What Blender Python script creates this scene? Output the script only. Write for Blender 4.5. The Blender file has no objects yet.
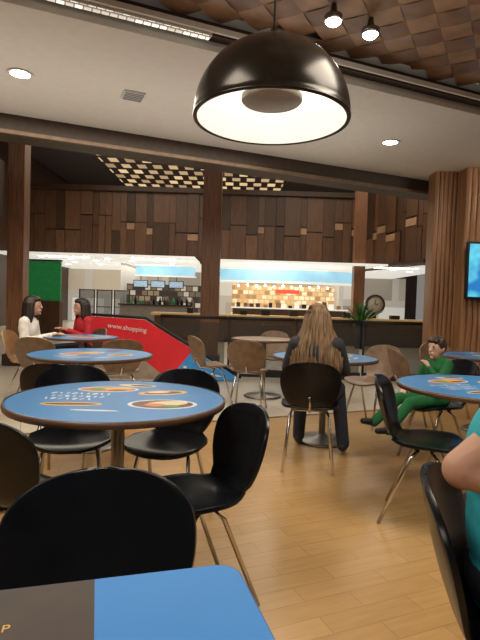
import bpy, bmesh, math, random
from mathutils import Vector, Matrix, Euler
random.seed(7)
S=bpy.context.scene
COL=S.collection
S.view_settings.view_transform='Standard'

# ---------------------------------------------------------------- materials
def nt_new(name):
    m=bpy.data.materials.new(name); m.use_nodes=True
    nt=m.node_tree; b=nt.nodes['Principled BSDF']
    return m,nt,b
def mat(name,col,rough=.5,metal=0,var=.12,scale=12,emit=None,es=0,bump=0,stretch=None,spec=None):
    m,nt,b=nt_new(name)
    tc=nt.nodes.new('ShaderNodeTexCoord'); n=nt.nodes.new('ShaderNodeTexNoise')
    n.inputs['Scale'].default_value=scale; n.inputs['Detail'].default_value=4
    if stretch:
        mp=nt.nodes.new('ShaderNodeMapping'); mp.inputs['Scale'].default_value=stretch
        nt.links.new(tc.outputs['Object'],mp.inputs[0]); nt.links.new(mp.outputs[0],n.inputs['Vector'])
    else: nt.links.new(tc.outputs['Object'],n.inputs['Vector'])
    r=nt.nodes.new('ShaderNodeValToRGB')
    r.color_ramp.elements[0].position=.3; r.color_ramp.elements[1].position=.7
    r.color_ramp.elements[0].color=[c*(1-var) for c in col]+[1]
    r.color_ramp.elements[1].color=[min(1,c*(1+var)) for c in col]+[1]
    nt.links.new(n.outputs['Fac'],r.inputs[0]); nt.links.new(r.outputs[0],b.inputs['Base Color'])
    b.inputs['Roughness'].default_value=rough; b.inputs['Metallic'].default_value=metal
    if spec is not None: b.inputs['Specular IOR Level'].default_value=spec
    if emit: b.inputs['Emission Color'].default_value=list(emit)+[1]; b.inputs['Emission Strength'].default_value=es
    if bump:
        bp=nt.nodes.new('ShaderNodeBump'); bp.inputs['Strength'].default_value=bump; bp.inputs['Distance'].default_value=.01
        nt.links.new(n.outputs['Fac'],bp.inputs['Height']); nt.links.new(bp.outputs[0],b.inputs['Normal'])
    return m
M_black=mat('black_plastic',(.006,.007,.010),.26,var=.3,spec=.38)
M_brownseat=mat('brown_plastic',(.21,.135,.085),.4,var=.25)
M_tanseat=mat('tan_wood_seat',(.42,.24,.11),.4,var=.2)
M_chrome=mat('chrome',(.62,.6,.58),.22,1,var=.05)
M_steel=mat('brushed_steel',(.26,.25,.24),.35,1,var=.1)
M_white=mat('white_paint',(.60,.575,.53),.7,var=.03)
M_darkbeam=mat('dark_brown_paint',(.045,.027,.017),.5,var=.2)
M_beamlip=mat('beam_lip',(.16,.10,.06),.5,var=.2)
M_wooddark=mat('dark_wood',(.055,.026,.013),.45,var=.35,scale=5,stretch=(6,6,.5))
M_woodmid=mat('mid_wood',(.095,.044,.022),.42,var=.35,scale=5,stretch=(6,6,.5))
M_woodcol=mat('column_wood',(.23,.105,.053),.4,var=.35,scale=6,stretch=(8,8,.4))
M_edge=mat('table_edge_band',(.11,.06,.038),.4,var=.2)
M_rubber=mat('black_rubber',(.012,.012,.012),.6,var=.2)
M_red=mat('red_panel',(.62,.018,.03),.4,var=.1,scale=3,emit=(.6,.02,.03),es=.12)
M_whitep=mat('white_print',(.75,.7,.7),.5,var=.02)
M_green=mat('green_board',(.02,.20,.06),.5,var=.2,emit=(.02,.3,.07),es=.2)  # faint emission added to brighten the board, which is no lamp
M_bronze=mat('bronze_enamel',(.022,.017,.013),.24,.3,var=.25)
M_lining=mat('white_enamel_lining',(.93,.92,.89),.5,var=.02)
M_disc=mat('lamp_baffle_metal',(.24,.21,.17),.5,var=.1)
M_glow=mat('lamp_glow',(1,1,1),.5,emit=(1,.95,.85),es=18)
M_gold=mat('gold_print',(.7,.4,.08),.4,var=.1)
def glassmat():
    m,nt,b=nt_new('railing_glass'); b.inputs['Base Color'].default_value=(.07,.07,.065,1)
    b.inputs['Alpha'].default_value=.42
    n=nt.nodes.new('ShaderNodeTexNoise'); n.inputs['Scale'].default_value=3
    mr=nt.nodes.new('ShaderNodeMapRange'); mr.inputs['To Min'].default_value=.03; mr.inputs['To Max'].default_value=.12
    nt.links.new(n.outputs['Fac'],mr.inputs[0]); nt.links.new(mr.outputs[0],b.inputs['Roughness'])
    return m
M_glass=glassmat()

def mixn(nt,fac,a,b):
    mx=nt.nodes.new('ShaderNodeMix'); mx.data_type='RGBA'
    for sock,v in ((mx.inputs[0],fac),(mx.inputs[6],a),(mx.inputs[7],b)):
        if hasattr(v,'is_output'): nt.links.new(v,sock)
        elif isinstance(v,(int,float)): sock.default_value=v
        else: sock.default_value=list(v)+[1]
    return mx.outputs[2]
def blob(nt,tc,cx,cy,rx,ry,rot):
    mp=nt.nodes.new('ShaderNodeMapping'); mp.vector_type='TEXTURE'
    mp.inputs['Location'].default_value=(cx,cy,0); mp.inputs['Rotation'].default_value=(0,0,rot)
    mp.inputs['Scale'].default_value=(rx,ry,100)
    nt.links.new(tc.outputs['Object'],mp.inputs[0])
    l=nt.nodes.new('ShaderNodeVectorMath'); l.operation='LENGTH'; nt.links.new(mp.outputs[0],l.inputs[0])
    t=nt.nodes.new('ShaderNodeMath'); t.operation='LESS_THAN'; t.inputs[1].default_value=1
    nt.links.new(l.outputs['Value'],t.inputs[0]); return t.outputs[0]
def tablemat(name,blobs,blue=(.05,.22,.52)):
    m,nt,b=nt_new(name); tc=nt.nodes.new('ShaderNodeTexCoord')
    n=nt.nodes.new('ShaderNodeTexNoise'); n.inputs['Scale'].default_value=3; nt.links.new(tc.outputs['Object'],n.inputs['Vector'])
    c=mixn(nt,n.outputs['Fac'],[x*.85 for x in blue],[x*1.15 for x in blue])
    for (cx,cy,rx,ry,rot,col) in blobs:
        c=mixn(nt,blob(nt,tc,cx,cy,rx,ry,rot),c,col)
    nt.links.new(c,b.inputs['Base Color']); b.inputs['Roughness'].default_value=.32
    return m
W=(.62,.68,.74);Y=(.80,.47,.07);O=(.62,.2,.04);BR=(.12,.04,.02);CR=(.75,.6,.38);G=(.1,.3,.05);BL=(.05,.22,.52)
blobs1=[(-.10,.20,.15,.075,.1,W),(-.10,.20,.135,.06,.1,O),(-.07,.22,.085,.027,.2,Y),(-.15,.19,.045,.03,-.3,G),(-.05,.18,.045,.022,.1,BR),
 (.02,.33,.10,.04,-.1,CR),(.04,.33,.06,.024,-.1,BR),(.22,-.12,.15,.10,.1,W),(.22,-.12,.132,.085,.1,BR),(.24,-.10,.09,.05,.4,CR),(.19,-.14,.045,.032,0,O),(.26,-.15,.04,.022,0,G),
 (.18,.15,.12,.055,.35,Y),(.18,.15,.095,.036,.35,BR),(.16,.16,.055,.02,.35,CR),
 (-.16,-.17,.13,.038,.08,Y),(-.16,-.17,.11,.022,.08,BR),(-.03,-.28,.10,.012,0,W)]
# small lines of lettering strokes
for row,(y0,x0,n_) in enumerate(((.07,-.32,9),(.0,-.30,8),(-.06,-.31,7))):
    for q in range(n_):
        blobs1.append((x0+q*.032,y0,.005 if (q*7+row)%3 else .011,.022,.25*((q*5+row)%3-1),W))
M_table1=tablemat('blue_laminate_with_food_print',blobs1)
M_table2=tablemat('blue_laminate_with_small_print',[(-.05,.07,.19,.09,.1,W),(-.05,.07,.17,.07,.1,O),(.0,.09,.10,.033,.1,Y),(.19,-.15,.11,.07,0,Y),(.19,-.15,.08,.04,0,BR),(-.18,-.18,.12,.014,0,W),(-.16,-.23,.10,.010,0,W),(.25,.15,.07,.06,.2,BR),(-.22,-.08,.10,.025,.1,CR),(.02,-.27,.08,.02,0,W)])
def neartablemat():
    m,nt,b=nt_new('blue_and_dark_printed_laminate'); tc=nt.nodes.new('ShaderNodeTexCoord')
    n=nt.nodes.new('ShaderNodeTexNoise'); n.inputs['Scale'].default_value=2.5; nt.links.new(tc.outputs['Object'],n.inputs['Vector'])
    blue=mixn(nt,n.outputs['Fac'],(.012,.17,.54),(.025,.25,.68))
    n2=nt.nodes.new('ShaderNodeTexNoise'); n2.inputs['Scale'].default_value=9; nt.links.new(tc.outputs['Object'],n2.inputs['Vector'])
    dk=mixn(nt,n2.outputs['Fac'],(.014,.008,.007),(.045,.025,.02))
    sp=nt.nodes.new('ShaderNodeSeparateXYZ'); nt.links.new(tc.outputs['Object'],sp.inputs[0])
    t=nt.nodes.new('ShaderNodeMath'); t.operation='LESS_THAN'; t.inputs[1].default_value=.118; nt.links.new(sp.outputs[0],t.inputs[0])
    nt.links.new(mixn(nt,t.outputs[0],blue,dk),b.inputs['Base Color']); b.inputs['Roughness'].default_value=.48
    return m
M_near=neartablemat()
def floormat(name,c1,c2,mortar,bw,bh,rough,ms=.006,lo=.72,hi=1.25):
    m,nt,b=nt_new(name); tc=nt.nodes.new('ShaderNodeTexCoord')
    br=nt.nodes.new('ShaderNodeTexBrick'); nt.links.new(tc.outputs['Object'],br.inputs['Vector'])
    br.inputs['Color1'].default_value=list(c1)+[1]; br.inputs['Color2'].default_value=list(c2)+[1]; br.inputs['Mortar'].default_value=list(mortar)+[1]
    br.inputs['Scale'].default_value=1; br.inputs['Brick Width'].default_value=bw; br.inputs['Row Height'].default_value=bh
    br.inputs['Mortar Size'].default_value=ms; br.inputs['Mortar Smooth'].default_value=.3
    mp=nt.nodes.new('ShaderNodeMapping'); mp.inputs['Scale'].default_value=(3,30,1)
    nt.links.new(tc.outputs['Object'],mp.inputs[0])
    n=nt.nodes.new('ShaderNodeTexNoise'); n.inputs['Scale'].default_value=1.5; n.inputs['Detail'].default_value=5
    nt.links.new(mp.outputs[0],n.inputs['Vector'])
    mr=nt.nodes.new('ShaderNodeMapRange'); mr.inputs['To Min'].default_value=lo; mr.inputs['To Max'].default_value=hi
    nt.links.new(n.outputs['Fac'],mr.inputs[0])
    mx=nt.nodes.new('ShaderNodeMix'); mx.data_type='RGBA'; mx.blend_type='MULTIPLY'; mx.inputs[0].default_value=1
    nt.links.new(br.outputs['Color'],mx.inputs[6]); nt.links.new(mr.outputs[0],mx.inputs[7])
    nt.links.new(mx.outputs[2],b.inputs['Base Color'])
    b.inputs['Roughness'].default_value=rough
    return m
M_floorwood=floormat('wood_look_tile',(.49,.30,.125),(.45,.27,.108),(.39,.225,.088),.42,.105,.25,.003,.82,1.18)
M_floorcream=floormat('cream_stone_tile',(.66,.59,.48),(.60,.53,.43),(.42,.36,.28),.9,.9,.22,.006,.9,1.1)

# ---------------------------------------------------------------- mesh helpers
def link(o,parent=None):
    COL.objects.link(o)
    if parent: o.parent=parent
    return o
def setmeta(o,**k):
    for a,b in k.items():
        if b: o[a]=b
    return o
def thing(name,loc,rotz=0,**k):
    e=bpy.data.objects.new(name,None); e.location=loc; e.rotation_euler=(0,0,rotz); e.empty_display_size=.1
    link(e); return setmeta(e,**k)
def mobj(name,verts,faces,m,parent=None,smooth=False,loc=(0,0,0),rotz=0,**k):
    me=bpy.data.meshes.new(name); me.from_pydata([tuple(v) for v in verts],[],faces); me.update()
    if smooth:
        for p in me.polygons:p.use_smooth=True
    me.materials.append(m); o=bpy.data.objects.new(name,me); o.location=loc; o.rotation_euler=(0,0,rotz)
    link(o,parent); return setmeta(o,**k)
def bmobj(name,bm,m,parent=None,smooth=False,loc=(0,0,0),rotz=0,**k):
    me=bpy.data.meshes.new(name); bmesh.ops.recalc_face_normals(bm,faces=bm.faces); bm.to_mesh(me); bm.free()
    if smooth:
        for p in me.polygons:p.use_smooth=True
    for mm in (m if isinstance(m,list) else [m]): me.materials.append(mm)
    o=bpy.data.objects.new(name,me); o.location=loc; o.rotation_euler=(0,0,rotz)
    link(o,parent); return setmeta(o,**k)
def addbox(bm,c,s,mi=0,rot=None):
    M=Matrix.Translation(c)@(rot.to_4x4() if rot else Matrix.Identity(4))@Matrix.Diagonal((s[0],s[1],s[2],1))
    r=bmesh.ops.create_cube(bm,size=1,matrix=M)
    fs=set(f for v in r['verts'] for f in v.link_faces)
    for f in fs:f.material_index=mi
    return r
def box(name,c,s,m,parent=None,rotz=0,bevel=0,**k):
    bm=bmesh.new(); addbox(bm,(0,0,0),s)
    if bevel: bmesh.ops.bevel(bm,geom=bm.edges[:],offset=bevel,segments=2,affect='EDGES')
    return bmobj(name,bm,m,parent,loc=c,rotz=rotz,**k)
def lathe(name,prof,m,parent=None,seg=48,loc=(0,0,0),smooth=True,**k):
    v=[];f=[]
    for (r,z) in prof:
        for i in range(seg):
            a=2*math.pi*i/seg; v.append((r*math.cos(a),r*math.sin(a),z))
    for j in range(len(prof)-1):
        for i in range(seg):
            i2=(i+1)%seg; f.append((j*seg+i,j*seg+i2,(j+1)*seg+i2,(j+1)*seg+i))
    return mobj(name,v,f,m,parent,smooth,loc,**k)
def tube_geo(pts,rad,seg=8,v0=0):
    v=[];f=[];pts=[Vector(p) for p in pts]; n=len(pts)
    for i,p in enumerate(pts):
        t=(pts[min(i+1,n-1)]-pts[max(i-1,0)]).normalized()
        a=Vector((0,0,1)) if abs(t.z)<.9 else Vector((1,0,0))
        x=t.cross(a).normalized(); y=t.cross(x)
        r=rad[i] if isinstance(rad,(list,tuple)) else rad
        for k in range(seg):
            an=2*math.pi*k/seg; v.append(p+x*r*math.cos(an)+y*r*math.sin(an))
    for i in range(n-1):
        for k in range(seg):
            k2=(k+1)%seg; f.append((v0+i*seg+k,v0+i*seg+k2,v0+(i+1)*seg+k2,v0+(i+1)*seg+k))
    f.append(tuple(v0+k for k in range(seg))[::-1]); f.append(tuple(v0+(n-1)*seg+k for k in range(seg)))
    return v,f
def tube(name,pts,r,m,parent=None,seg=10,**k):
    v,f=tube_geo(pts,r,seg); return mobj(name,v,f,m,parent,True,**k)
def fwd(dx,dy): return math.atan2(-dx,dy)
def copy_thing(root,loc,rotz,label=None):
    n=root.copy(); COL.objects.link(n); n.location=loc; n.rotation_euler=(0,0,rotz)
    if label:n['label']=label
    def rec(a,b):
        for c in a.children:
            cc=c.copy(); COL.objects.link(cc); cc.parent=b; rec(c,cc)
    rec(root,n); return n
def eval_mesh(o):
    dg=bpy.context.evaluated_depsgraph_get(); dg.update()
    return bpy.data.meshes.new_from_object(o.evaluated_get(dg))
def textmesh(name,body,size,m,loc,rot,parent=None,**k):
    cu=bpy.data.curves.new(name,'FONT'); cu.body=body; cu.size=size; cu.extrude=.003
    t=bpy.data.objects.new(name+'_tmp',cu); COL.objects.link(t)
    bpy.context.view_layer.update(); me=eval_mesh(t); bpy.data.objects.remove(t)
    me.materials.clear(); me.materials.append(m); me.name=name
    o=bpy.data.objects.new(name,me); o.location=loc; o.rotation_euler=rot; link(o,parent); return setmeta(o,**k)

# ---------------------------------------------------------------- people (built first)
def capsule(bm,a,b,ra,rb):
    a=Vector(a);b=Vector(b);d=b-a;L=d.length
    q=Vector((0,0,1)).rotation_difference(d) if L>1e-6 else Euler((0,0,0)).to_quaternion()
    if L>1e-6:
        bmesh.ops.create_cone(bm,cap_ends=True,segments=20,radius1=ra,radius2=rb,depth=L,matrix=Matrix.Translation((a+b)/2)@q.to_matrix().to_4x4())
    for p,r in ((a,ra),(b,rb)): bmesh.ops.create_uvsphere(bm,u_segments=16,v_segments=10,radius=r,matrix=Matrix.Translation(p))
def ell(bm,c,r,R=None):
    M=Matrix.Translation(c)@(R.to_4x4() if R else Matrix.Identity(4))@Matrix.Diagonal((r[0],r[1],r[2],1))
    bmesh.ops.create_uvsphere(bm,u_segments=24,v_segments=16,radius=1,matrix=M)
def fuse(name,bm,m,parent,vox,it=3,**k):
    me=bpy.data.meshes.new(name); bm.to_mesh(me); bm.free()
    o=bpy.data.objects.new(name,me); COL.objects.link(o)
    r=o.modifiers.new('r','REMESH'); r.mode='VOXEL'; r.voxel_size=vox
    s=o.modifiers.new('s','SMOOTH'); s.factor=.5; s.iterations=it
    me2=eval_mesh(o); bpy.data.objects.remove(o)
    for p in me2.polygons:p.use_smooth=True
    me2.materials.clear(); me2.materials.append(m); me2.name=name
    o=bpy.data.objects.new(name,me2); link(o,parent); return setmeta(o,**k)
def V(*a): return Vector(a)
def person(label,loc,rz,sc,J={},head_rot=(0,0,0),hs=1.0,skin=None,shirt=None,pants=None,shoes=None,hair=None,hairstyle='short',sleeve='long',vox=.009,curl=.5):
    P=thing('person',loc,rz,label=label,category='person')
    j=dict(pel=V(0,0,.10),abd=V(0,0,.25),chest=V(0,0,.42),nb=V(0,-.01,.53),head=V(0,.02,.72),
      shL=V(-.165,0,.50),shR=V(.165,0,.50),elL=V(-.22,.03,.25),elR=V(.22,.03,.25),wrL=V(-.14,.25,.29),wrR=V(.14,.25,.29),
      hipL=V(-.09,0,.09),hipR=V(.09,0,.09),knL=V(-.11,.42,.09),knR=V(.11,.42,.09),anL=V(-.11,.40,-.36),anR=V(.11,.40,-.36),
      toL=V(-.12,.54,-.42),toR=V(.12,.54,-.42))
    for k_,v_ in J.items(): j[k_]=Vector(v_)
    j={k_:v_*sc for k_,v_ in j.items()}
    H=Matrix.Translation(j['head'])@Euler(head_rot).to_matrix().to_4x4()@Matrix.Diagonal((hs,hs,hs,1))
    HR=Euler(head_rot).to_matrix()
    hp=lambda *a: H@Vector(a)
    def torso(bm,g):
        ell(bm,j['pel'],(.165*sc+g,.125*sc+g,.105*sc+g)); ell(bm,j['abd'],(.135*sc+g,.10*sc+g,.17*sc+g)); ell(bm,j['chest'],(.16*sc+g,.108*sc+g,.155*sc+g))
        capsule(bm,j['abd'],j['chest'],.10*sc+g,.10*sc+g)
        capsule(bm,j['shL'],j['shR'],.052*sc+g,.052*sc+g)
        capsule(bm,j['shL'],j['nb']+V(0,0,.02)*sc,.045*sc+g,.045*sc+g); capsule(bm,j['shR'],j['nb']+V(0,0,.02)*sc,.045*sc+g,.045*sc+g)
    def legs(bm,g):
        for s in 'LR':
            capsule(bm,j['hip'+s],j['kn'+s],.088*sc+g,.058*sc+g); capsule(bm,j['kn'+s],j['an'+s],.055*sc+g,(.036 if g==0 else .045)*sc+g)
    def arms(bm,g,frac):
        for s in 'LR':
            if frac<1:
                e=j['sh'+s].lerp(j['el'+s],frac); capsule(bm,j['sh'+s],e,.052*sc+g,.047*sc+g)
            else:
                capsule(bm,j['sh'+s],j['el'+s],.052*sc+g,.041*sc+g); capsule(bm,j['el'+s],j['wr'+s],.039*sc+g,.027*sc+g)
    bm=bmesh.new(); torso(bm,0); legs(bm,0); arms(bm,0,1)
    capsule(bm,j['nb'],hp(0,-.02,-.05),.052*sc,.05*hs)
    ell(bm,hp(0,0,0),(.074*hs,.092*hs,.10*hs),HR); ell(bm,hp(0,.028,-.055),(.052*hs,.062*hs,.062*hs),HR)
    capsule(bm,hp(0,.085,.005),hp(0,.102,-.025),.009*hs,.012*hs)
    capsule(bm,hp(-.02,.088,-.058),hp(.02,.088,-.058),.008*hs,.008*hs)
    ell(bm,hp(0,.078,-.095),(.02*hs,.016*hs,.014*hs),HR)
    for sx in (-1,1): ell(bm,hp(sx*.076,-.005,-.012),(.010*hs,.018*hs,.030*hs),HR)
    for s,sx in (('L',-1),('R',1)):
        w=j['wr'+s]; d=(w-j['el'+s]).normalized(); side=d.cross(V(0,0,1)); side=side.normalized() if side.length>.1 else V(1,0,0)
        dn=side.cross(d)
        if dn.z>0: dn=-dn
        q=sc
        for o_ in (-.024,-.008,.008,.024):
            capsule(bm,w,w+d*.085*q+side*o_*q*1.1,.016*q,.0125*q)
        for o_,L in ((-.034,.06),(-.012,.075),(.011,.08),(.033,.07)):
            a=w+d*.088*q+side*o_*q; b=a+(d*(1-curl*.4)+dn*curl*.6).normalized()*L*.5*q; c_=b+(d*(1-curl)+dn*curl).normalized()*L*.5*q
            capsule(bm,a,b,.0092*q,.0085*q); capsule(bm,b,c_,.0085*q,.0068*q)
        a=w+d*.025*q-side*sx*.022*q; b=a+(d*.6-side*sx*.7+dn*.3).normalized()*.035*q; capsule(bm,a,b,.012*q,.010*q); capsule(bm,b,b+(d*.9+dn*.3).normalized()*.03*q,.010*q,.008*q)
        capsule(bm,j['an'+s],j['to'+s],.034*sc,.026*sc)
    fuse('body',bm,skin,P,vox,2)
    g=.012*sc
    bm=bmesh.new(); torso(bm,g); arms(bm,g,1 if sleeve=='long' else sleeve); fuse('shirt',bm,shirt,P,max(vox,.009),3)
    bm=bmesh.new(); legs(bm,g*.9); ell(bm,j['pel'],(.165*sc+g*1.2,.125*sc+g*1.2,.105*sc)); fuse('trousers',bm,pants,P,max(vox,.01),3)
    for s in 'LR':
        bm=bmesh.new(); a=j['an'+s]; t=j['to'+s]; d=(t-a)
        heel=a-V(d.x,d.y,0)*.22+V(0,0,d.z*.55)
        capsule(bm,a,heel,.045*sc,.040*sc); capsule(bm,heel,t,.040*sc,.036*sc); capsule(bm,a,t,.042*sc,.034*sc)
        fuse('shoe',bm,shoes,P,.01,2)
    for sx in (-1,1):
        bm=bmesh.new(); ell(bm,hp(sx*.029,.083,.004),(.012*hs,.007*hs,.006*hs),HR); bmobj('eye',bm,M_eyew,P,True)
        bm=bmesh.new(); ell(bm,hp(sx*.029,.088,.004),(.006*hs,.004*hs,.006*hs),HR); bmobj('iris',bm,M_eye,P,True)
        bm=bmesh.new(); ell(bm,hp(sx*.030,.086,.022),(.016*hs,.005*hs,.003*hs),HR); bmobj('eyebrow',bm,hair,P,True)
    bm=bmesh.new(); ell(bm,hp(0,.094,-.058),(.020*hs,.005*hs,.006*hs),HR); bmobj('mouth',bm,M_lip,P,True)
    bm=bmesh.new()
    ell(bm,hp(0,-.018,.022),(.086*hs,.094*hs,.098*hs),HR)
    if hairstyle=='short':
        rd=random.Random(5)
        for q in range(26):
            az=rd.uniform(-2.6,2.6); y0=-math.cos(az)*.06; x0=math.sin(az)*.06
            capsule(bm,hp(x0*.5,y0*.5,.10),hp(x0*1.25,y0*1.25+.008,.058+rd.uniform(-.01,.02)),.016*hs,.010*hs)
        ell(bm,hp(0,.03,.072),(.064*hs,.058*hs,.036*hs),HR)
        fuse('hair',bm,hair,P,.006,1)
    elif hairstyle=='mid':
        ell(bm,hp(0,.02,.066),(.068*hs,.07*hs,.042*hs),HR)
        for q in range(9):
            a=math.radians(-105+q*26.25)
            p0=hp(.075*math.sin(a),-.075*math.cos(a)-.01,.02); p1=hp(.095*math.sin(a),-.085*math.cos(a)-.01,-.12); p2=hp(.10*math.sin(a),-.075*math.cos(a)-.02,-.24)
            capsule(bm,p0,p1,.03*hs,.03*hs); capsule(bm,p1,p2,.03*hs,.016*hs)
        fuse('hair',bm,hair,P,.009,1)
    else:
        ell(bm,hp(0,.015,.066),(.07*hs,.07*hs,.042*hs),HR)
        v=[];f=[]
        rnd=random.Random(3)
        for q in range(300):
            a=math.radians(rnd.uniform(-112,112)); o_=rnd.uniform(.90,1.04); le=rnd.uniform(.34,.46)
            sx,cy=math.sin(a),math.cos(a); wob=rnd.uniform(-.010,.010); wb2=rnd.uniform(-.012,.012)
            pts=[hp(rnd.uniform(-.01,.01),.01-.03*rnd.random(),.121),hp(.058*sx*o_,-.07*cy*o_-.01,.100),hp(.092*sx*o_,-.106*cy*o_-.01,.03),hp(.108*sx*o_,-.115*cy*o_-.01,-.06),
                 hp(.145*sx*o_+wob,-.118*cy*o_-.02,-.15),hp(.185*sx*o_+wob,-.122*cy*o_-.035,-.24),hp(.190*sx*o_+wb2,-.112*cy*o_-.05,-.24-(le-.24)*.55),hp(.170*sx*o_+wb2*1.5,-.10*cy*o_-.055,-le)]
            rr=rnd.uniform(.005,.010)
            tv_,tf=tube_geo(pts,[rr*.6,rr,rr,rr,rr,rr*1.0,rr*.8,rr*.15],6,len(v)); v+=tv_; f+=tf
        ob=mobj('hair_lock_layer',v,f,hair,P,True)
        ob['kind']='stuff'
        fuse('hair',bm,hair,P,.008,1)
    return P
M_eyew=mat('eye_white',(.6,.56,.52),.3,var=.02); M_eye=mat('iris_brown',(.03,.015,.01),.2); M_lip=mat('lip',(.42,.17,.14),.5)
M_skin=mat('skin',(.56,.31,.21),.5,var=.05,scale=8); M_skinl=mat('fair_skin',(.66,.40,.29),.5,var=.05,scale=8)
M_hairbl=mat('brown_blonde_hair',(.27,.17,.095),.42,var=.65,scale=22,stretch=(3,3,.25)); M_hairdk=mat('dark_hair',(.02,.012,.01),.45,var=.3); M_hairbr=mat('brown_hair',(.05,.027,.016),.5,var=.3)
def cloth(n,c): return mat(n,c,.85,var=.15,scale=18,bump=.25)
M_grey=cloth('dark_grey_shirt',(.04,.04,.05)); M_jean=cloth('dark_denim',(.02,.026,.045)); M_teal=cloth('teal_shirt',(.03,.42,.52))
M_gr=cloth('green_outfit',(.010,.14,.04)); M_wh=cloth('white_blouse',(.8,.77,.72)); M_rd=cloth('red_top',(.5,.02,.03)); M_shoe=mat('black_shoe',(.012,.012,.013),.5)
person('woman with long brown-blonde hair seated with back turned',(.58,3.74,.455),fwd(.16,1),.91,
  J=dict(head=(0,.06,.705),nb=(0,.01,.53),elL=(-.24,.12,.28),elR=(.24,.12,.28),wrL=(-.14,.36,.34),wrR=(.14,.36,.34),knR=(.20,.40,.08),anR=(.26,.34,-.40),toR=(.28,.46,-.45),knL=(-.12,.42,.08),anL=(-.14,.52,-.40),toL=(-.15,.64,-.45)),
  skin=M_skinl,shirt=M_grey,pants=M_jean,shoes=M_shoe,hair=M_hairbl,hairstyle='long',hs=.97)
person('child in green outfit seated sideways, hand at mouth',(1.56,3.90,.445),fwd(-.93,-.3),.66,
  J=dict(head=(0,.03,.69),knL=(-.09,.44,.06),knR=(.10,.46,.08),anL=(-.10,.72,-.24),anR=(.13,.76,-.20),toL=(-.10,.86,-.24),toR=(.14,.90,-.18),
         elL=(-.23,.15,.28),wrL=(-.085,.18,.45),elR=(.22,.1,.26),wrR=(.14,.30,.20)),
  head_rot=(math.radians(-3),0,math.radians(14)),hs=.78,skin=M_skinl,shirt=M_gr,pants=M_gr,shoes=M_shoe,hair=M_hairbr,hairstyle='short',vox=.006)
person('woman in white blouse with dark hair seated in profile',(-2.45,5.8,.46),fwd(1,.05),.90,
  J=dict(head=(0,.05,.71),wrL=(-.1,.30,.33),wrR=(.1,.30,.33)),skin=M_skin,shirt=M_wh,pants=M_jean,shoes=M_shoe,hair=M_hairdk,hairstyle='mid')
person('woman in red top with dark hair turned to her companion',(-2.03,6.5,.46),fwd(-.75,-.65),.90,
  J=dict(head=(0,.04,.70),wrL=(-.1,.26,.36),wrR=(.1,.26,.36)),skin=M_skin,shirt=M_rd,pants=M_jean,shoes=M_shoe,hair=M_hairdk,hairstyle='mid')
person('person in teal short-sleeved shirt seated with elbow drawn back',(.708,1.18,.455),fwd(.95,-.3),1.0,
  J=dict(chest=(0,-.03,.39),abd=(0,-.03,.24),nb=(0,-.04,.52),head=(0,.01,.71),shR=(.165,-.055,.51),shL=(-.17,-.03,.49),elR=(.188,-.178,.405),wrR=(.230,.06,.37),elL=(-.24,.0,.26)),
  skin=M_skin,shirt=M_teal,pants=M_jean,shoes=M_shoe,hair=M_hairdk,hairstyle='short',sleeve=.36,vox=.006)

# ---------------------------------------------------------------- room shell
TH=math.atan2(.39,.92); D=Vector((math.cos(TH),math.sin(TH),0)); N=Vector((-math.sin(TH),math.cos(TH),0))
def sn(s,n,z): return D*s+N*n+Vector((0,0,z))
bm=bmesh.new(); addbox(bm,(0,0,-.05),(26,12.7,.1)); bmobj('floor',bm,M_floorwood,loc=sn(0,4.7-6.35,0),rotz=TH,kind='structure')
bm=bmesh.new(); addbox(bm,(0,0,-.05),(50,36,.1)); bmobj('floor',bm,M_floorcream,loc=sn(4,4.7+18,0),rotz=TH,kind='structure')
box('trim_1',sn(0,4.7,.001),(24,.04,.006),M_beamlip,rotz=TH,kind='structure')
box('ceiling',sn(0,5.0,3.35),(26,2.3,.3),M_white,rotz=TH,kind='structure')
box('trim_2',sn(0,6.32,3.16),(26,.32,.36),M_darkbeam,rotz=TH,kind='structure')
box('trim_3',sn(0,6.14,3.00),(26,.05,.04),M_beamlip,rotz=TH,kind='structure')
box('trim_4',sn(0,3.84,3.205),(26,.05,.05),M_white,rotz=TH,kind='structure')
box('trim_5',sn(0,3.78,3.31),(26,.09,.10),M_darkbeam,rotz=TH,kind='structure')
box('trim_6',sn(0,3.69,3.28),(26,.025,.04),M_white,rotz=TH,kind='structure')
# woven ceiling: bowed strips alternately passing over and under
bm=bmesh.new(); addbox(bm,(0,0,.14),(26,10.7,.06))
ang=math.radians(38); R45=Euler((0,0,ang)).to_matrix()
c=.22
def bowed(bm,p,along_x,mi):
    n_=6; rows=[]
    for q in range(n_+1):
        t=q/n_*2-1; L=t*c*1.02; z=.02+.030*t*t
        a=Vector((L,-c*.49,0)) if along_x else Vector((-c*.49,L,0)); b=Vector((L,c*.49,0)) if along_x else Vector((c*.49,L,0))
        rows.append([bm.verts.new(R45@a+p+Vector((0,0,z))),bm.verts.new(R45@b+p+Vector((0,0,z)))])
    for q in range(n_):
        f=bm.faces.new((rows[q][0],rows[q+1][0],rows[q+1][1],rows[q][1])); f.material_index=mi; f.smooth=True
for i in range(-46,47):
    for j in range(-46,47):
        p=R45@Vector((i*c,j*c,0))
        if abs(p.y)>5.22 or abs(p.x)>7 or p.y<-.5: continue
        bowed(bm,p,(i+j)%2==0,1+(i+j)%2)
M_weaveA=mat('woven_wood_panel',(.27,.16,.095),.38,var=.25,scale=6)
M_weaveB=mat('woven_wood_panel_dark',(.17,.095,.055),.38,var=.25,scale=6)
bmobj('ceiling',bm,[M_darkbeam,M_weaveA,M_weaveB],loc=sn(0,3.72-5.3,3.36),rotz=TH,kind='structure')
M_wall=mat('grey_wall',(.20,.21,.24),.8,var=.05)
box('wall_rear',sn(0,-6,1.7),(26,.2,3.6),M_wall,rotz=TH,kind='structure')
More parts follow.
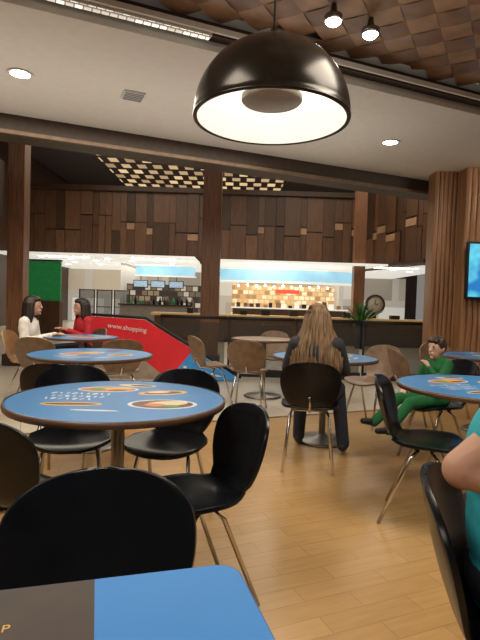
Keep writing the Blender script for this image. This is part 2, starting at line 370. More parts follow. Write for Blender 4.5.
box('wall_left',(-9.6,12,3.6),(.3,36,7.4),M_wooddark,kind='structure')
def fluted(name,x0,x1,y,z0,z1,n,m,depth=.05,wav=0,**k):
    ZS=[z0,z1] if not wav else [z0+(z1-z0)*q/24 for q in range(25)]
    nz=len(ZS); v=[];f=[];w=(x1-x0)/n
    xs=[]
    for i in range(n):
        for q in range(6):
            a=math.pi*q/6; xs.append((x0+w*(i+.5)-w*.5*math.cos(a),depth*math.sin(a)))
    xs.append((x1,0))
    for (x,dd) in xs:
        for z in ZS: v.append((x,y-dd*(1+wav*math.sin(z*4+x*5))-wav*.02*math.sin(z*3.1+x*9),z))
    for i in range(len(xs)-1):
        for q in range(nz-1): f.append((i*nz+q,(i+1)*nz+q,(i+1)*nz+q+1,i*nz+q+1))
    b=len(v); v+=[(x0,y+.25,z0),(x0,y+.25,z1),(x1,y+.25,z0),(x1,y+.25,z1)]
    L=(len(xs)-1)*nz; f+=[tuple(range(nz))+(b+1,b),(b,b+1,b+3,b+2),tuple(L+q for q in range(nz-1,-1,-1))+(b+2,b+3)]
    return mobj(name,v,f,m,**k)
M_flute=mat('fluted_wood',(.31,.16,.08),.4,var=.3,scale=5,stretch=(6,6,.4))
fluted('wall_right',3.12,7.0,7.1,0,3.9,48,M_flute,.028,.6,kind='structure')
box('wall_right_upper',(6.0,7.6,4.4),(5.2,.3,1.4),M_darkbeam,kind='structure')
fluted('column',2.78,3.3,7.35,0,3.4,8,M_flute,.024,.4,label='fluted wood-clad structural column beside the screen wall',category='column')
col=thing('column',(-.58,9.5,0),0,label='tall mid-brown wood-clad structural column behind the glass railing',category='column')
box('shaft',(0,0,3.2),(.34,.34,6.4),M_woodcol,col,bevel=.02)
box('base_plinth',(0,0,.1),(.42,.42,.2),M_darkbeam,col,bevel=.01)
for (x,y,w) in ((-3.88,8.7,.28),(-4.35,8.6,.22)):
    cc=thing('column',(x,y,0),0,label='wood-clad column at the edge of the seating area',category='column')
    box('shaft',(0,0,3.0),(w,w,6.0),M_woodcol,cc,bevel=.02); box('base_plinth',(0,0,.1),(w+.08,w+.08,.2),M_darkbeam,cc,bevel=.01)
cc=thing('column',(4.55,19.5,0),0,label='wood-clad column in front of the far shops',category='column')
box('shaft',(0,0,3.2),(.42,.42,6.4),M_woodcol,cc,bevel=.02); box('base_plinth',(0,0,.1),(.5,.5,.2),M_darkbeam,cc,bevel=.01)
box('trim_8',(-4.4,7.0,2.95),(.9,2.6,.9),M_wooddark,kind='structure')

# far wood wall with irregular vertical panels
rp=random.Random(19)
def panelwall(name,x0,x1,z0,z1,loc,rotz):
    bm=bmesh.new(); addbox(bm,((x0+x1)/2,0,(z0+z1)/2),(x1-x0,.4,z1-z0),0)
    x=x0+.05
    while x<x1-.25:
        w=min(rp.choice([.28,.36,.5,.7]),x1-x-.03); split=z0+rp.choice([1.3,1.5,1.7,1.7,1.95])
        for za,zb in ((z0+.14,split-.03),(split+.03,z1-.22)):
            dep=rp.choice([.02,.04,.09]); addbox(bm,(x+w/2,-.2-dep/2,(za+zb)/2),(w-.015,dep,zb-za),rp.choice([0,1,1,2]))
        if rp.random()<.25: addbox(bm,(x+w/2,-.235,split-.18),(w*.9,.08,.26),3)
        x+=w
    addbox(bm,((x0+x1)/2,-.3,z0+.06),(x1-x0,.25,.12),0)
    addbox(bm,((x0+x1)/2,-.3,z1-.1),(x1-x0,.3,.2),0)
    return bmobj(name,bm,[M_wooddark,M_woodmid,M_woodpan2,M_strip],loc=loc,rotz=rotz,kind='structure')
M_woodpan2=mat('panel_wood_light',(.135,.063,.031),.42,var=.3,scale=5,stretch=(6,6,.5))
M_strip=mat('softly_lit_panel',(.26,.15,.085),.5,var=.4,scale=2,emit=(.8,.45,.22),es=.06)
panelwall('wall_back',-9.4,5.2,2.85,6.05,(0,22,0),0)
panelwall('wall_back_right',0,5.2,2.75,6.4,(5.2,22.0,0),math.atan2(-5,1.3))
box('wall_far',(-1,31.5,3.6),(24,.3,7.6),M_wooddark,kind='structure')
box('ceiling',(0,20,7.5),(24,24,.2),M_darkbeam,kind='structure')
def latticemat():
    m,nt,b=nt_new('lit_coffer_grid'); tc=nt.nodes.new('ShaderNodeTexCoord')
    br=nt.nodes.new('ShaderNodeTexBrick'); nt.links.new(tc.outputs['Object'],br.inputs['Vector'])
    br.inputs['Color1'].default_value=(1,.74,.40,1); br.inputs['Color2'].default_value=(.45,.30,.16,1); br.inputs['Mortar'].default_value=(.02,.01,.006,1)
    br.inputs['Scale'].default_value=1; br.inputs['Brick Width'].default_value=.72; br.inputs['Row Height'].default_value=.95; br.inputs['Mortar Size'].default_value=.17
    nt.links.new(br.outputs['Color'],b.inputs['Base Color']); nt.links.new(br.outputs['Color'],b.inputs['Emission Color']); b.inputs['Emission Strength'].default_value=.6
    return m
box('window_1',(-2.2,25.6,7.36),(8.4,10,.06),latticemat(),kind='structure')

# far shops
def busymat(name,cols,bw,bh,es,mort=(.05,.03,.02)):
    m,nt,b=nt_new(name); tc=nt.nodes.new('ShaderNodeTexCoord'); sp=nt.nodes.new('ShaderNodeSeparateXYZ'); cb_=nt.nodes.new('ShaderNodeCombineXYZ')
    nt.links.new(tc.outputs['Object'],sp.inputs[0]); nt.links.new(sp.outputs[0],cb_.inputs[0]); nt.links.new(sp.outputs[2],cb_.inputs[1])
    br=nt.nodes.new('ShaderNodeTexBrick'); nt.links.new(cb_.outputs[0],br.inputs['Vector'])
    br.inputs['Scale'].default_value=1; br.inputs['Brick Width'].default_value=bw; br.inputs['Row Height'].default_value=bh; br.inputs['Mortar Size'].default_value=min(bw,bh)*.09
    br.inputs['Color1'].default_value=(0,0,0,1); br.inputs['Color2'].default_value=(1,1,1,1); br.inputs['Mortar'].default_value=(.5,.5,.5,1)
    r=nt.nodes.new('ShaderNodeValToRGB'); r.color_ramp.interpolation='CONSTANT'
    r.color_ramp.elements[0].color=list(cols[0])+[1]; r.color_ramp.elements[1].color=list(cols[-1])+[1]; r.color_ramp.elements[1].position=.85
    for k,cc_ in enumerate(cols[1:-1]):
        e=r.color_ramp.elements.new((k+1)*.85/(len(cols)-1)); e.color=list(cc_)+[1]
    nt.links.new(br.outputs['Color'],r.inputs[0])
    col_=mixn(nt,br.outputs['Fac'],r.outputs[0],mort)
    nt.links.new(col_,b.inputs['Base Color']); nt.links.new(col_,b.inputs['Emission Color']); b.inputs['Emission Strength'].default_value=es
    b.inputs['Roughness'].default_value=.5
    return m
M_glowsoft=busymat('perforated_light_strip',[(1,.95,.84),(.55,.5,.43),(1,.95,.84)],.06,.4,1.0,(.2,.17,.13))
M_shopceil=mat('bright_shop_ceiling',(.85,.86,.82),.7,var=.1,scale=1.2,emit=(1,.98,.92),es=.5)  # ceiling emission stands in for the light inside the shops
M_shopwall=busymat('shop_interior_wall',[(.42,.37,.30),(.66,.62,.54),(.30,.26,.21),(.74,.72,.66),(.5,.42,.32)],2.1,2.9,.4,(.5,.46,.4))  # emission on shop walls, partitions and shelves imitates lit interiors
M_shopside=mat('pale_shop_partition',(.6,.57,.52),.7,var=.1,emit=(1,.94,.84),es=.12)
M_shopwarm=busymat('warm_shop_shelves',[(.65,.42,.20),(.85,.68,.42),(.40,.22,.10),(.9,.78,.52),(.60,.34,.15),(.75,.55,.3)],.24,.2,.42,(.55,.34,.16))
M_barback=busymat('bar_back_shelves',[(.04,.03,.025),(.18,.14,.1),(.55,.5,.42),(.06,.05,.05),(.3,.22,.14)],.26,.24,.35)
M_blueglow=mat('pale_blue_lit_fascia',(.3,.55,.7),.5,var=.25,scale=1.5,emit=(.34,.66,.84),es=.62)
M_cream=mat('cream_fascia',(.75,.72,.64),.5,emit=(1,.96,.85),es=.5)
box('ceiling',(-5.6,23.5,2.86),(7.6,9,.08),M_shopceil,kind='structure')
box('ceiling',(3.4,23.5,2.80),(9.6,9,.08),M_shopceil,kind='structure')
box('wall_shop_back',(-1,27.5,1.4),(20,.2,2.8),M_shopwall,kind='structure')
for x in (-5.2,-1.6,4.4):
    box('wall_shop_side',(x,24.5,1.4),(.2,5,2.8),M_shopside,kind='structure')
for i,(x,y) in enumerate([(-8,20.0),(-7,20.6),(-6.2,21.4),(-7.5,22.5),(-5.4,20.2),(-4.6,21),(-3.6,20.0),(-3,21.6),(-6.6,23.5),(-8.3,24),(-4.2,19.6),(5.4,19.8),(6.2,20.6),(7.2,21.5)]):
    lathe('downlight',[(0,0),(.10,0),(.11,.01)],M_glow,loc=(x,y,2.80 if x<0 else 2.745),seg=16,label='round recessed downlight in the far shop ceiling',category='downlight',group='far shop downlights')
for i,(x,y) in enumerate([(-6.8,19.6),(-3.4,19.4),(1.0,19.5),(6.0,19.5)]):
    ll=thing('linear_light',(x,y,2.795 if x<0 else 2.735),0,label='slim linear ceiling light in front of the far shops',category='light',group='far linear lights')
    box('diffuser',(0,0,0),(1.7,.10,.02),M_glow,ll); box('housing',(0,0,.015),(1.76,.14,.02),M_white,ll)
M_scr=mat('tv_screen_pale',(.3,.4,.5),.3,var=.5,scale=20,emit=(.5,.65,.8),es=.4)
sg=thing('shop_sign',(-3.1,20.5,0),0,label='pale backlit fascia board above a snack bar with hanging menus',category='sign')
box('sign_board',(0,0,2.42),(2.4,.15,.36),M_blueglow,sg); box('frame',(0,.02,2.63),(2.5,.2,.06),M_cream,sg); box('frame',(0,.02,2.20),(2.5,.2,.05),M_cream,sg)
for x in (-1,-.3,.45):
    mm=box('menu_screen',(x,-.02,1.86),(.6,.05,.30),M_rubber,sg); box('display',(0,-.03,0),(.54,.02,.24),M_scr,mm); tube('hanger',[(0,0,.15),(0,0,.34)],.015,M_rubber,mm)
sg=thing('shop_sign',(1.75,20.5,0),0,label='long pale blue backlit fascia above a shop',category='sign')
v=[];f=[]
for i in range(25):
    t=i/24; x=-2.7+5.6*t; yy=-.5*math.sin(t*math.pi); v+=[(x,yy,2.12),(x,yy,2.58)]
for i in range(24): f.append((2*i,2*i+2,2*i+3,2*i+1))
mobj('sign_board',v,f,M_blueglow,sg)
mobj('frame',[(x,y-.01,(2.58 if k%2==0 else 2.66)) for k,(x,y,z) in enumerate(v)],f,M_cream,sg)
mobj('frame',[(x,y-.01,(2.03 if k%2==0 else 2.12)) for k,(x,y,z) in enumerate(v)],f,M_cream,sg)
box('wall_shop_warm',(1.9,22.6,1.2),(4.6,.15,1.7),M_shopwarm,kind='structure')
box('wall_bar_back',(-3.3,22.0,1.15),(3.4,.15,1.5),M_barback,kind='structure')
box('illuminated_sign',(1.85,19.9,1.70),(.95,.06,.15),mat('red_sign',(.7,.05,.02),.4,emit=(1,.06,.03),es=1.6),bevel=.02,label='small red illuminated shop sign',category='sign')
for i in range(11):
    lathe('spotlight',[(0,-.04),(.04,-.03),(.03,.04),(0,.04)],M_glow,loc=(-.1+i*.37,20.9,1.92+.04*(i%2)),seg=12,label='small warm spotlight over the shop shelf',category='spotlight',group='shop shelf spotlights')
M_counter=mat('dark_brown_counter',(.10,.055,.03),.4,var=.2)
M_countertop=mat('counter_top',(.60,.38,.14),.3,var=.1,emit=(1,.6,.2),es=.12)
ct=thing('shop_counter',(1.6,15.5,0),0,label='long brown wooden kiosk counter with warm-coloured top',category='counter')
box('body',(0,0,.38),(8.4,.7,.76),M_counter,ct); box('counter_top',(0,0,.80),(8.6,.8,.08),M_countertop,ct); box('kick_strip',(0,-.36,.06),(8.3,.03,.12),M_darkbeam,ct)
ct=thing('shop_counter',(-3.1,18.5,0),0,label='bar counter with pale front at the snack shop',category='counter')
box('body',(0,0,.5),(2.6,.6,1.0),mat('grey_counter',(.3,.27,.24),.5),ct); box('counter_top',(0,0,1.03),(2.7,.7,.05),M_darkbeam,ct)
ct=thing('shop_counter',(1.9,19.6,0),0,label='warm-lit shop counter under the red sign',category='counter')
box('body',(0,0,.5),(4.4,.6,1.0),M_counter,ct); box('counter_top',(0,0,1.03),(4.5,.7,.05),M_cream,ct)
for i in range(14):
    x=-4.0+i*.17+random.uniform(-.05,.05); h=random.uniform(.15,.34)
    lathe('bottle',[(0,0),(.045,0),(.05,h*.6),(.02,h*.78),(.02,h),(0,h)],random.choice([M_rubber,M_brownseat,M_green]),loc=(x,18.45,1.055),seg=10,label='dark glass bottle on the bar counter',category='bottle',group='bottles on the bar counter')
for i in range(16):
    x=-.1+i*.26+random.uniform(-.04,.04); h=random.uniform(.08,.3); w=random.uniform(.12,.2)
    box('display_box',(x,19.55,1.055+h/2),(w,.16,h),random.choice([M_rubber,M_brownseat,M_tanseat,M_cream,M_woodmid]),bevel=.01,label='small goods box standing on the warm-lit counter',category='box',group='goods on the shop counter')
for i in range(9):
    x=-1.6+i*.8+random.uniform(-.15,.15); h=random.uniform(.1,.26); w=random.uniform(.15,.35)
    box('countertop_appliance',(x,15.5,.84+h/2),(w,.25,h),random.choice([M_rubber,M_steel,M_darkbeam]),bevel=.015,label='dark countertop appliance on the long kiosk counter',category='appliance',group='appliances on the kiosk counter')
for i in range(3):
    k=thing('shopfront_door',(-6.6+i*.75,21.5,0),0,label='dark metal-framed glass shopfront door',category='door',group='shopfront doors')
    box('frame',(-.32,0,.8),(.04,.08,1.6),M_darkbeam,k); box('frame',(.32,0,.8),(.04,.08,1.6),M_darkbeam,k); box('frame',(0,0,1.57),(.6,.08,.04),M_darkbeam,k); box('frame',(0,0,.85),(.6,.06,.03),M_darkbeam,k); box('glass_pane',(0,0,.8),(.6,.02,1.5),M_glass,k)
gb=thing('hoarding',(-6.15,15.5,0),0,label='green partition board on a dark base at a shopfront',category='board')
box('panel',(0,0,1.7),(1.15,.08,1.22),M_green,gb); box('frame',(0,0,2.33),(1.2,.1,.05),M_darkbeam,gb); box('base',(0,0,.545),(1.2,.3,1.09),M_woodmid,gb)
ck=thing('wall_clock',(5.0,18.6,1.30),0,label='round clock with dark ring and pale face on a stand',category='clock')
R=Euler((math.radians(90),0,0))
o=lathe('ring',[(.31,-.03),(.37,-.03),(.37,.03),(.31,.03),(.31,-.03)],M_darkbeam,ck,seg=40); o.rotation_euler=R
o=lathe('face',[(0,0),(.32,0),(.32,-.01),(0,-.01)],mat('clock_face',(.6,.52,.42),.5),ck,seg=40); o.rotation_euler=R
box('hand',(0,-.02,.08),(.02,.01,.16),M_rubber,ck); box('hand',(.05,-.02,0),(.11,.01,.02),M_rubber,ck)
box('stand',(0,.03,-.83),(.12,.06,.94),M_rubber,ck)
def plant(x,y,s,seed):
    pl=thing('potted_plant',(x,y,0),0,label='green leafy plant in a tall dark pot by the kiosk',category='plant')
    lathe('pot',[(0,0),(.14,0),(.2,.7),(.17,.7),(.16,.62),(0,.62)],M_rubber,pl,seg=24)
    rd=random.Random(seed); v=[];f=[]
    for i in range(60):
        az=rd.uniform(0,6.28); el=rd.uniform(.5,1.4); L=rd.uniform(.5,.95)*s
        d=Vector((math.cos(az)*math.cos(el),math.sin(az)*math.cos(el),math.sin(el))); sd=d.cross(Vector((0,0,1))).normalized()
        b=len(v); base=Vector((0,0,.62))
        for t,w in ((0,.006),(.4,.03),(.75,.035),(1,.003)):
            p=base+d*L*t+Vector((0,0,-.25*t*t*L)); v+=[p-sd*w,p+sd*w]
        for q in range(3): f.append((b+2*q,b+2*q+1,b+2*q+3,b+2*q+2))
    mobj('foliage',v,f,M_leaf,pl)
M_leaf=mat('leaf_green',(.05,.16,.035),.5,var=.4)
plant(3.45,14.3,1.2,1)

# red escalator side panel
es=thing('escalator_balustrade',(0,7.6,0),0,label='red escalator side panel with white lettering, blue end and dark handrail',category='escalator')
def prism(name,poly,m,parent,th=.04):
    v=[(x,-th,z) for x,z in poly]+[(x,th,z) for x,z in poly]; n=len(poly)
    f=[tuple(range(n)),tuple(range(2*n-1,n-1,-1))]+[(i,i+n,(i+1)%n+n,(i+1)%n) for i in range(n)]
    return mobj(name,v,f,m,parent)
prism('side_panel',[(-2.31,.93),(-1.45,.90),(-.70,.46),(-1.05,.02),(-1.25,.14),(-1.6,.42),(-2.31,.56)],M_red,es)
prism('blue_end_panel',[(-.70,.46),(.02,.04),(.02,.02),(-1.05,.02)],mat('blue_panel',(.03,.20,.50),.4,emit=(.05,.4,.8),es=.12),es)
for q in range(4):
    x=-.82+q*.16; prism('pale_line',[(x,.10-.01*q),(x+.10,.10-.01*q),(x+.02,.22-.04*q),(x-.02,.22-.04*q)],M_whitep,es,.045)
tube('handrail',[(-2.35,0,.96),(-1.43,0,.93),(-.68,0,.49),(.04,0,.06)],.022,M_rubber,es)
mobj('side_skirt',[(-2.31,-.05,0),(-1.05,-.05,.0),(-1.6,-.05,.42),(-2.31,-.05,.56)],[(0,1,2,3)],mat('escalator_skirt',(.35,.28,.22),.5),es)
textmesh('lettering','www.shopping',.10,M_whitep,(-2.0,-.06,.77),(math.radians(90),math.radians(6),0),es)
x=-1.3
while x<5.9:
    rl=thing('glass_railing',(x+.55,8.15,0),0,label='glass railing bay with dark top rail and posts',category='railing',group='railing bays along the atrium')
    box('glass_pane',(.01,0,.48),(1.0,.012,.78),M_glass,rl)
    tube('post',[(-.52,0,0),(-.52,0,.93)],.02,M_rubber,rl)
    tube('top_rail',[(-.545,0,.95),(.545,0,.95)],.030,M_rubber,rl)
    box('bottom_channel',(0,0,.06),(1.07,.05,.12),M_rubber,rl)
    x+=1.1
tv=thing('television',(3.86,6.95,1.75),0,label='wall-mounted flat screen showing a blue picture',category='television')
def tvmat():
    m,nt,b=nt_new('tv_blue_picture'); n=nt.nodes.new('ShaderNodeTexNoise'); n.inputs['Scale'].default_value=3
    tc=nt.nodes.new('ShaderNodeTexCoord'); nt.links.new(tc.outputs['Object'],n.inputs['Vector'])
    r=nt.nodes.new('ShaderNodeValToRGB'); r.color_ramp.elements[0].color=(.01,.16,.5,1); r.color_ramp.elements[1].color=(.15,.75,.85,1)
    r.color_ramp.elements[0].position=.4; r.color_ramp.elements[1].position=.6
    nt.links.new(n.outputs['Fac'],r.inputs[0]); nt.links.new(r.outputs[0],b.inputs['Emission Color']); b.inputs['Emission Strength'].default_value=1
    b.inputs['Base Color'].default_value=(.02,.1,.2,1); return m
box('casing',(0,.02,0),(1.50,.05,.80),M_rubber,tv,bevel=.01); box('display',(0,-.015,0),(1.43,.02,.73),tvmat(),tv); box('wall_bracket',(0,.065,0),(.3,.05,.3),M_rubber,tv)

# ---------------------------------------------------------------- ceiling fixtures
def dl(p,r,label,g):
    o=thing('downlight',p,0,label=label,category='downlight',group=g)
    lathe('trim_ring',[(r,0),(r*1.3,-.004),(r*1.32,-.012),(r*1.28,-.014),(r,-.008)],M_white,o,seg=24)
    lathe('lens',[(0,-.012),(r*.7,-.012),(r,-.006)],M_glow,o,seg=24)
for p in (sn(-.1,5.0,3.2),sn(-3.87,5.04,3.2),sn(4.0,4.95,3.2)):
    dl(p,.085,'round white recessed downlight in the plain soffit','soffit downlights')
for p in ((.61,3.70,3.28),(.92,3.86,3.28)):
    o=thing('spotlight',p,0,label='small bright spotlight hung under the woven wood ceiling',category='spotlight',group='woven ceiling spotlights')
    lathe('housing',[(.058,-.02),(.066,-.02),(.066,.02),(.03,.04),(.015,.12),(0,.12)],M_steel,o,seg=20)
    lathe('lens',[(0,-.05),(.035,-.044),(.054,-.028),(.06,-.018)],M_glow,o,seg=20)
ll=thing('linear_light',sn(-.7,3.735,3.235),TH,label='long bright perforated light strip along the soffit edge',category='light')
box('diffuser',(0,0,0),(3.9,.03,.025),M_glowsoft,ll); box('housing',(0,0,.025),(3.94,.045,.03),M_white,ll)
vt=thing('ceiling_vent',(-1.11,4.96,3.19),TH,label='small square white ventilation grille in the soffit',category='vent')
box('frame',(0,0,0),(.20,.20,.02),M_white,vt)
for q in range(5): box('slat',(0,-.08+q*.04,-.012),(.18,.012,.01),M_wall,vt)

# pendant lamp
pd=thing('pendant_lamp',(.128,2.60,2.142),0,label='large black-bronze dome pendant lamp with white interior on a cord',category='lamp')
K=24
prof=[(.395*math.cos(t*math.pi/2/K*.955),.375*math.sin(t*math.pi/2/K)) for t in range(K+1)]
lathe('lamp_shade',[(.38,.0),(.399,-.004),(.402,.008)]+[(r*1.01,z+.01) for r,z in prof],M_bronze,pd,seg=72)
lathe('shade_lining',[(r*.965,z*.965) for r,z in prof]+[(0,.362)],M_lining,pd,seg=72,label='white enamel inner surface of the dome')
lathe('cap',[(.03,.375),(.045,.385),(.045,.415),(.03,.43),(.012,.465),(.0,.465)],M_bronze,pd,seg=24)
lathe('baffle',[(0,.09),(.148,.09),(.156,.098),(.156,.118),(0,.123)],M_disc,pd,seg=40,label='dark round baffle disc under the bulb')
tube('baffle_stem',[(0,0,.12),(0,0,.36)],.02,M_steel,pd)
tube('cord',[(0,0,.46),(.004,0,.8),(.0,0,1.21)],.006,M_rubber,pd)

# ---------------------------------------------------------------- tables
def round_table(loc,r,m,label,rot=0):
    t=thing('round_table',loc,rot,label=label,category='table')
    lathe('table_top',[(0,.724),(r-.004,.724),(r-.004,.747),(r-.012,.75),(0,.75)],m,t,seg=72,smooth=False)
    lathe('edge_band',[(r-.005,.723),(r+.002,.724),(r+.005,.737),(r+.002,.750),(r-.005,.751)],M_edge,t,seg=72)
    lathe('pedestal',[(.03,.03),(.03,.70)],M_steel,t,seg=20)
    lathe('mounting_plate',[(0,.70),(.16,.70),(.16,.724),(0,.724)],M_rubber,t,seg=24)
    lathe('base',[(0,0),(.24,0),(.245,.01),(.22,.022),(.06,.035),(.03,.06)],M_steel,t,seg=40)
    return t
round_table((-.545,2.28,0),.485,M_table1,'round blue table with food pictures printed and brown edge')
round_table((-1.2,4.05,0),.49,M_table2,'round blue table with food print and brown edge',.6)
round_table((.76,4.42,0),.46,M_table2,'round blue table where the long-haired woman sits',1.2)
round_table((1.47,2.96,0),.5,M_table1,'round blue printed table beside the child',.3)
round_table((2.5,4.95,0),.46,M_table2,'round blue table near the screen wall',2.2)
round_table((-1.85,5.85,0),.42,M_table2,'round blue table where two women sit',2.9)
round_table((.32,6.45,0),.42,mat('tan_laminate',(.3,.2,.13),.3),'round brown-topped table near the glass railing',2.9)
nt_=thing('square_table',(-.237,.418,0),math.radians(16),label='square table top with blue and dark printed laminate, rounded corners',category='table')
def rrect(w,h,r,seg=8):
    p=[]
    for cx,cy,a0 in ((w/2-r,h/2-r,0),(-w/2+r,h/2-r,90),(-w/2+r,-h/2+r,180),(w/2-r,-h/2+r,270)):
        for i in range(seg+1):
            a=math.radians(a0+90*i/seg); p.append((cx+r*math.cos(a),cy+r*math.sin(a)))
    return p
def slab(name,pts,z0,z1,m,parent):
    n=len(pts); v=[(x,y,z0) for x,y in pts]+[(x,y,z1) for x,y in pts]
    f=[tuple(range(n))[::-1],tuple(range(n,2*n))]+[(i,(i+1)%n,(i+1)%n+n,i+n) for i in range(n)]
    return mobj(name,v,f,m,parent)
slab('table_top',rrect(.7,.7,.035),.722,.75,M_near,nt_)
slab('edge_band',rrect(.706,.706,.037),.72,.7485,mat('blue_edge',(.03,.10,.28),.4),nt_)
lathe('pedestal',[(.03,.03),(.03,.70)],M_steel,nt_,seg=20)
lathe('base',[(0,0),(.19,0),(.195,.01),(.17,.022),(.05,.035),(.03,.06)],M_steel,nt_,seg=40)
lathe('mounting_plate',[(0,.70),(.16,.70),(.16,.72),(0,.72)],M_rubber,nt_,seg=24)
textmesh('printed_letter','P',.022,M_gold,(-.003,.245,.7475),(0,0,0),nt_)

# ---------------------------------------------------------------- chair
def grid_shell(name,fn,nu,nv,th,m,parent):
    v=[];f=[]
    for j in range(nv+1):
        for i in range(nu+1): v.append(fn(i/nu*2-1,j/nv))
    for j in range(nv):
        for i in range(nu):
            a=j*(nu+1)+i; f.append((a,a+1,a+nu+2,a+nu+1))
    me=bpy.data.meshes.new(name); me.from_pydata(v,[],f); me.update()
    o=bpy.data.objects.new(name,me); COL.objects.link(o)
    md=o.modifiers.new('s','SOLIDIFY'); md.thickness=th; md.offset=0
    bv=o.modifiers.new('b','BEVEL'); bv.width=th*.35; bv.segments=2; bv.limit_method='ANGLE'; bv.angle_limit=math.radians(50)
    me2=eval_mesh(o); bpy.data.objects.remove(o)
    for p in me2.polygons:p.use_smooth=True
    me2.materials.clear(); me2.materials.append(m); me2.name=name
    o=bpy.data.objects.new(name,me2); link(o,parent); return o
def backfn(u,v):
    t=math.sin(v*math.pi/2)
    if t<.60:
        s=t/.60; s=s**.9; w=.125+(.212-.125)*math.sin(s*math.pi/2)
    else:
        q=(t-.60)/.40; w=.212*(max(0,1-q**2.6))**(1/2.6)
    w=max(w,.012)
    x=u*w; z=.455+.348*t
    y=-.180-.105*t-.012*math.sin(t*math.pi)+.055*(x/.21)**2
    if t<.15: y+=.03*(1-t/.15)
    return (x,y,z)
def seatfn(u,v):
    y=-.165+.385*math.sin(v*math.pi/2)
    s=(y+.165)/.385
    if s<.45: w=.13+(.212-.13)*math.sin(s/.45*math.pi/2)
    elif s<.72: w=.212
    else: w=.212*(max(0,1-((s-.72)/.28)**2.6))**(1/2.6)
    w=max(w,.05); x=u*w
    z=.440+.018*(x/.2)**2
    if s<.22: z+=.024*((.22-s)/.22)**2
    if s>.8: z-=.02*((s-.8)/.2)**2
    return (x,y,z)
def build_chair(seatm,label,loc,rz):
    c=thing('chair',loc,rz,label=label,category='chair')
    grid_shell('backrest',backfn,14,22,.015,seatm,c)
    grid_shell('seat',seatfn,14,18,.018,seatm,c)
    for sx in (-1,1):
        tube('leg',[(sx*.12,-.02,.424),(sx*.145,-.06,.38),(sx*.180,-.215,.0)],.0105,M_chrome,c)
        tube('leg',[(sx*.12,.04,.424),(sx*.14,.08,.38),(sx*.180,.195,.0)],.0105,M_chrome,c)
    v=[];f=[]
    for pts in (([(-.13,.05,.420),(.13,.05,.420)]),([(-.13,-.04,.420),(.13,-.04,.420)]),([(0,-.12,.426),(0,.12,.420)])):
        a,b=tube_geo(pts,.009,8,len(v)); v+=a; f+=b
    mobj('underframe',v,f,M_chrome,c,True)
    tube('back_bracket',[(0,-.06,.425),(0,-.15,.435),(0,-.195,.49),(0,-.222,.55)],.010,M_chrome,c)
    return c
seq=[(-.235,.885,.276,-.961),(-.78,1.88,.33,.94),(-.155,1.99,-.86,-.51),(-.36,2.66,-.25,-1),(-.90,2.70,.3,-1),(-1.12,3.25,.0,1),
 (.54,3.72,.14,1),(1.07,2.82,.92,-.40),(1.56,3.92,-.93,-.3),(.725,1.105,.90,-.43),(1.98,2.55,-.6,.6)]
labels=['black plastic chair tucked against the square table','black plastic chair facing the printed round table','black plastic chair pulled out beside the round table','black plastic chair on the far side of the round table','black plastic chair tucked into the round table','black plastic chair between two round tables',
 'black plastic chair occupied by the long-haired woman','black plastic chair turned toward the child\'s table','black plastic chair the child sits on','black plastic chair occupied by the person in teal','black plastic chair at the child\'s table']
ch0=None
for k_,((x,y,dx,dy),lb) in enumerate(zip(seq,labels)):
    lb=lb+' with chrome legs' if len(lb.split())<9 else lb
    if ch0 is None: ch0=build_chair(M_black,lb,(x,y,0),fwd(dx,dy)); ch0['group']='black food court chairs'
    else:
        cN=copy_thing(ch0,(x,y,0),fwd(dx,dy),lb)
        if k_==2: cN.scale=(.93,.95,.955)
seqb=[(-2.0,5.15,.1,1),(-1.25,5.2,-.4,1),(-.32,5.95,.9,.5),(.12,5.6,.2,1),(.5,7.15,-.1,-1),(1.75,4.85,1,.1),(2.35,5.65,.2,-1),(1.35,5.1,-.7,-.6),(-2.05,6.55,-.75,-.65),(.95,6.2,-1,.1)]
cb=None
for (x,y,dx,dy) in seqb:
    if cb is None: cb=build_chair(M_brownseat,'brown chair with slim chrome legs near the back tables',(x,y,0),fwd(dx,dy)); cb['group']='brown food court chairs'
    else: copy_thing(cb,(x,y,0),fwd(dx,dy))
build_chair(M_tanseat,'tan wooden chair under the woman in white',(-2.44,5.8,0),fwd(1,.05))

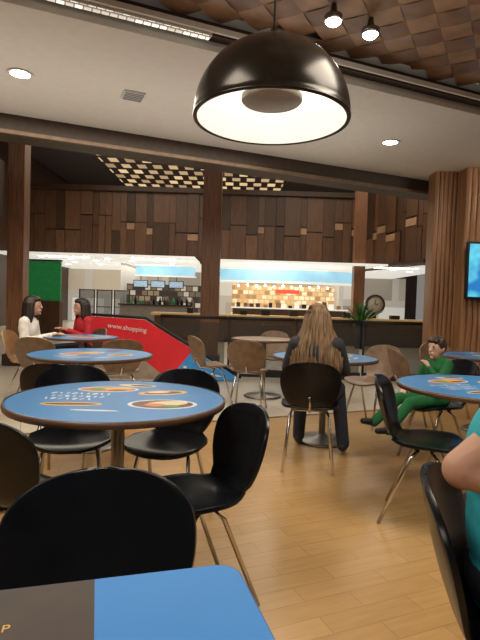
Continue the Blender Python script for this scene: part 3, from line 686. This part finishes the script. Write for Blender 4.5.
# ---------------------------------------------------------------- lights
def area(loc,size,power,col,rot=(0,0,0),sy=None):
    l=bpy.data.lights.new('ceiling_and_fill_light','AREA'); l.energy=power; l.color=col; l.size=size
    if sy: l.shape='RECTANGLE'; l.size_y=sy
    o=bpy.data.objects.new('ceiling_and_fill_light',l); o.location=loc; o.rotation_euler=rot; COL.objects.link(o)
def point(loc,p,col,r=.05):
    l=bpy.data.lights.new('bulb_light','POINT'); l.energy=p; l.color=col; l.shadow_soft_size=r
    o=bpy.data.objects.new('bulb_light',l); o.location=loc; COL.objects.link(o)
WARM=(1,.88,.71)
area((-1.5,1.2,3.2),1.2,58,WARM); area((1.6,2.2,3.2),1.2,62,WARM)
area(sn(.2,5.2,3.17),5.5,110,WARM,(0,0,TH),1.2)
area((0,-2,3.2),2,54,(1,.92,.82))
area((4.0,5.9,3.1),1,30,WARM,(math.radians(30),0,0))  # fill light added to brighten the fluted wall and column
area((0,12,6.5),6,220,WARM)
area((-4,17.5,6.8),5,180,WARM); area((3,17.5,6.8),5,180,WARM)
area((-6,23,2.7),3,60,(1,.95,.85)); area((1.5,21.5,2.6),4,50,WARM)
point((.128,2.60,2.37),10,(1,.96,.87),.04)
area(sn(0,5.0,2.2),8,28,(1,.93,.83),(math.pi,0,TH),1.5)  # added upward fill to brighten the soffit, no fixture hangs there
area((.9,2.6,2.3),1.6,11,WARM,(math.pi,0,0))  # added upward fill for the woven ceiling, not a real lamp
w=bpy.data.worlds.new('World'); S.world=w; w.use_nodes=True
w.node_tree.nodes['Background'].inputs[0].default_value=(.88,.83,.78,1); w.node_tree.nodes['Background'].inputs[1].default_value=.24

# ---------------------------------------------------------------- camera
cd=bpy.data.cameras.new('Camera'); cam=bpy.data.objects.new('Camera',cd); COL.objects.link(cam); S.camera=cam
cd.sensor_fit='VERTICAL'; cd.sensor_height=36; cd.sensor_width=27; cd.lens=500/640*36; cd.clip_start=.02; cd.clip_end=200
cam.matrix_world=Matrix.Translation((0,0,1.2))@Euler((math.radians(90-1.95),0,0)).to_matrix().to_4x4()@Matrix.Rotation(.031,4,'Z')
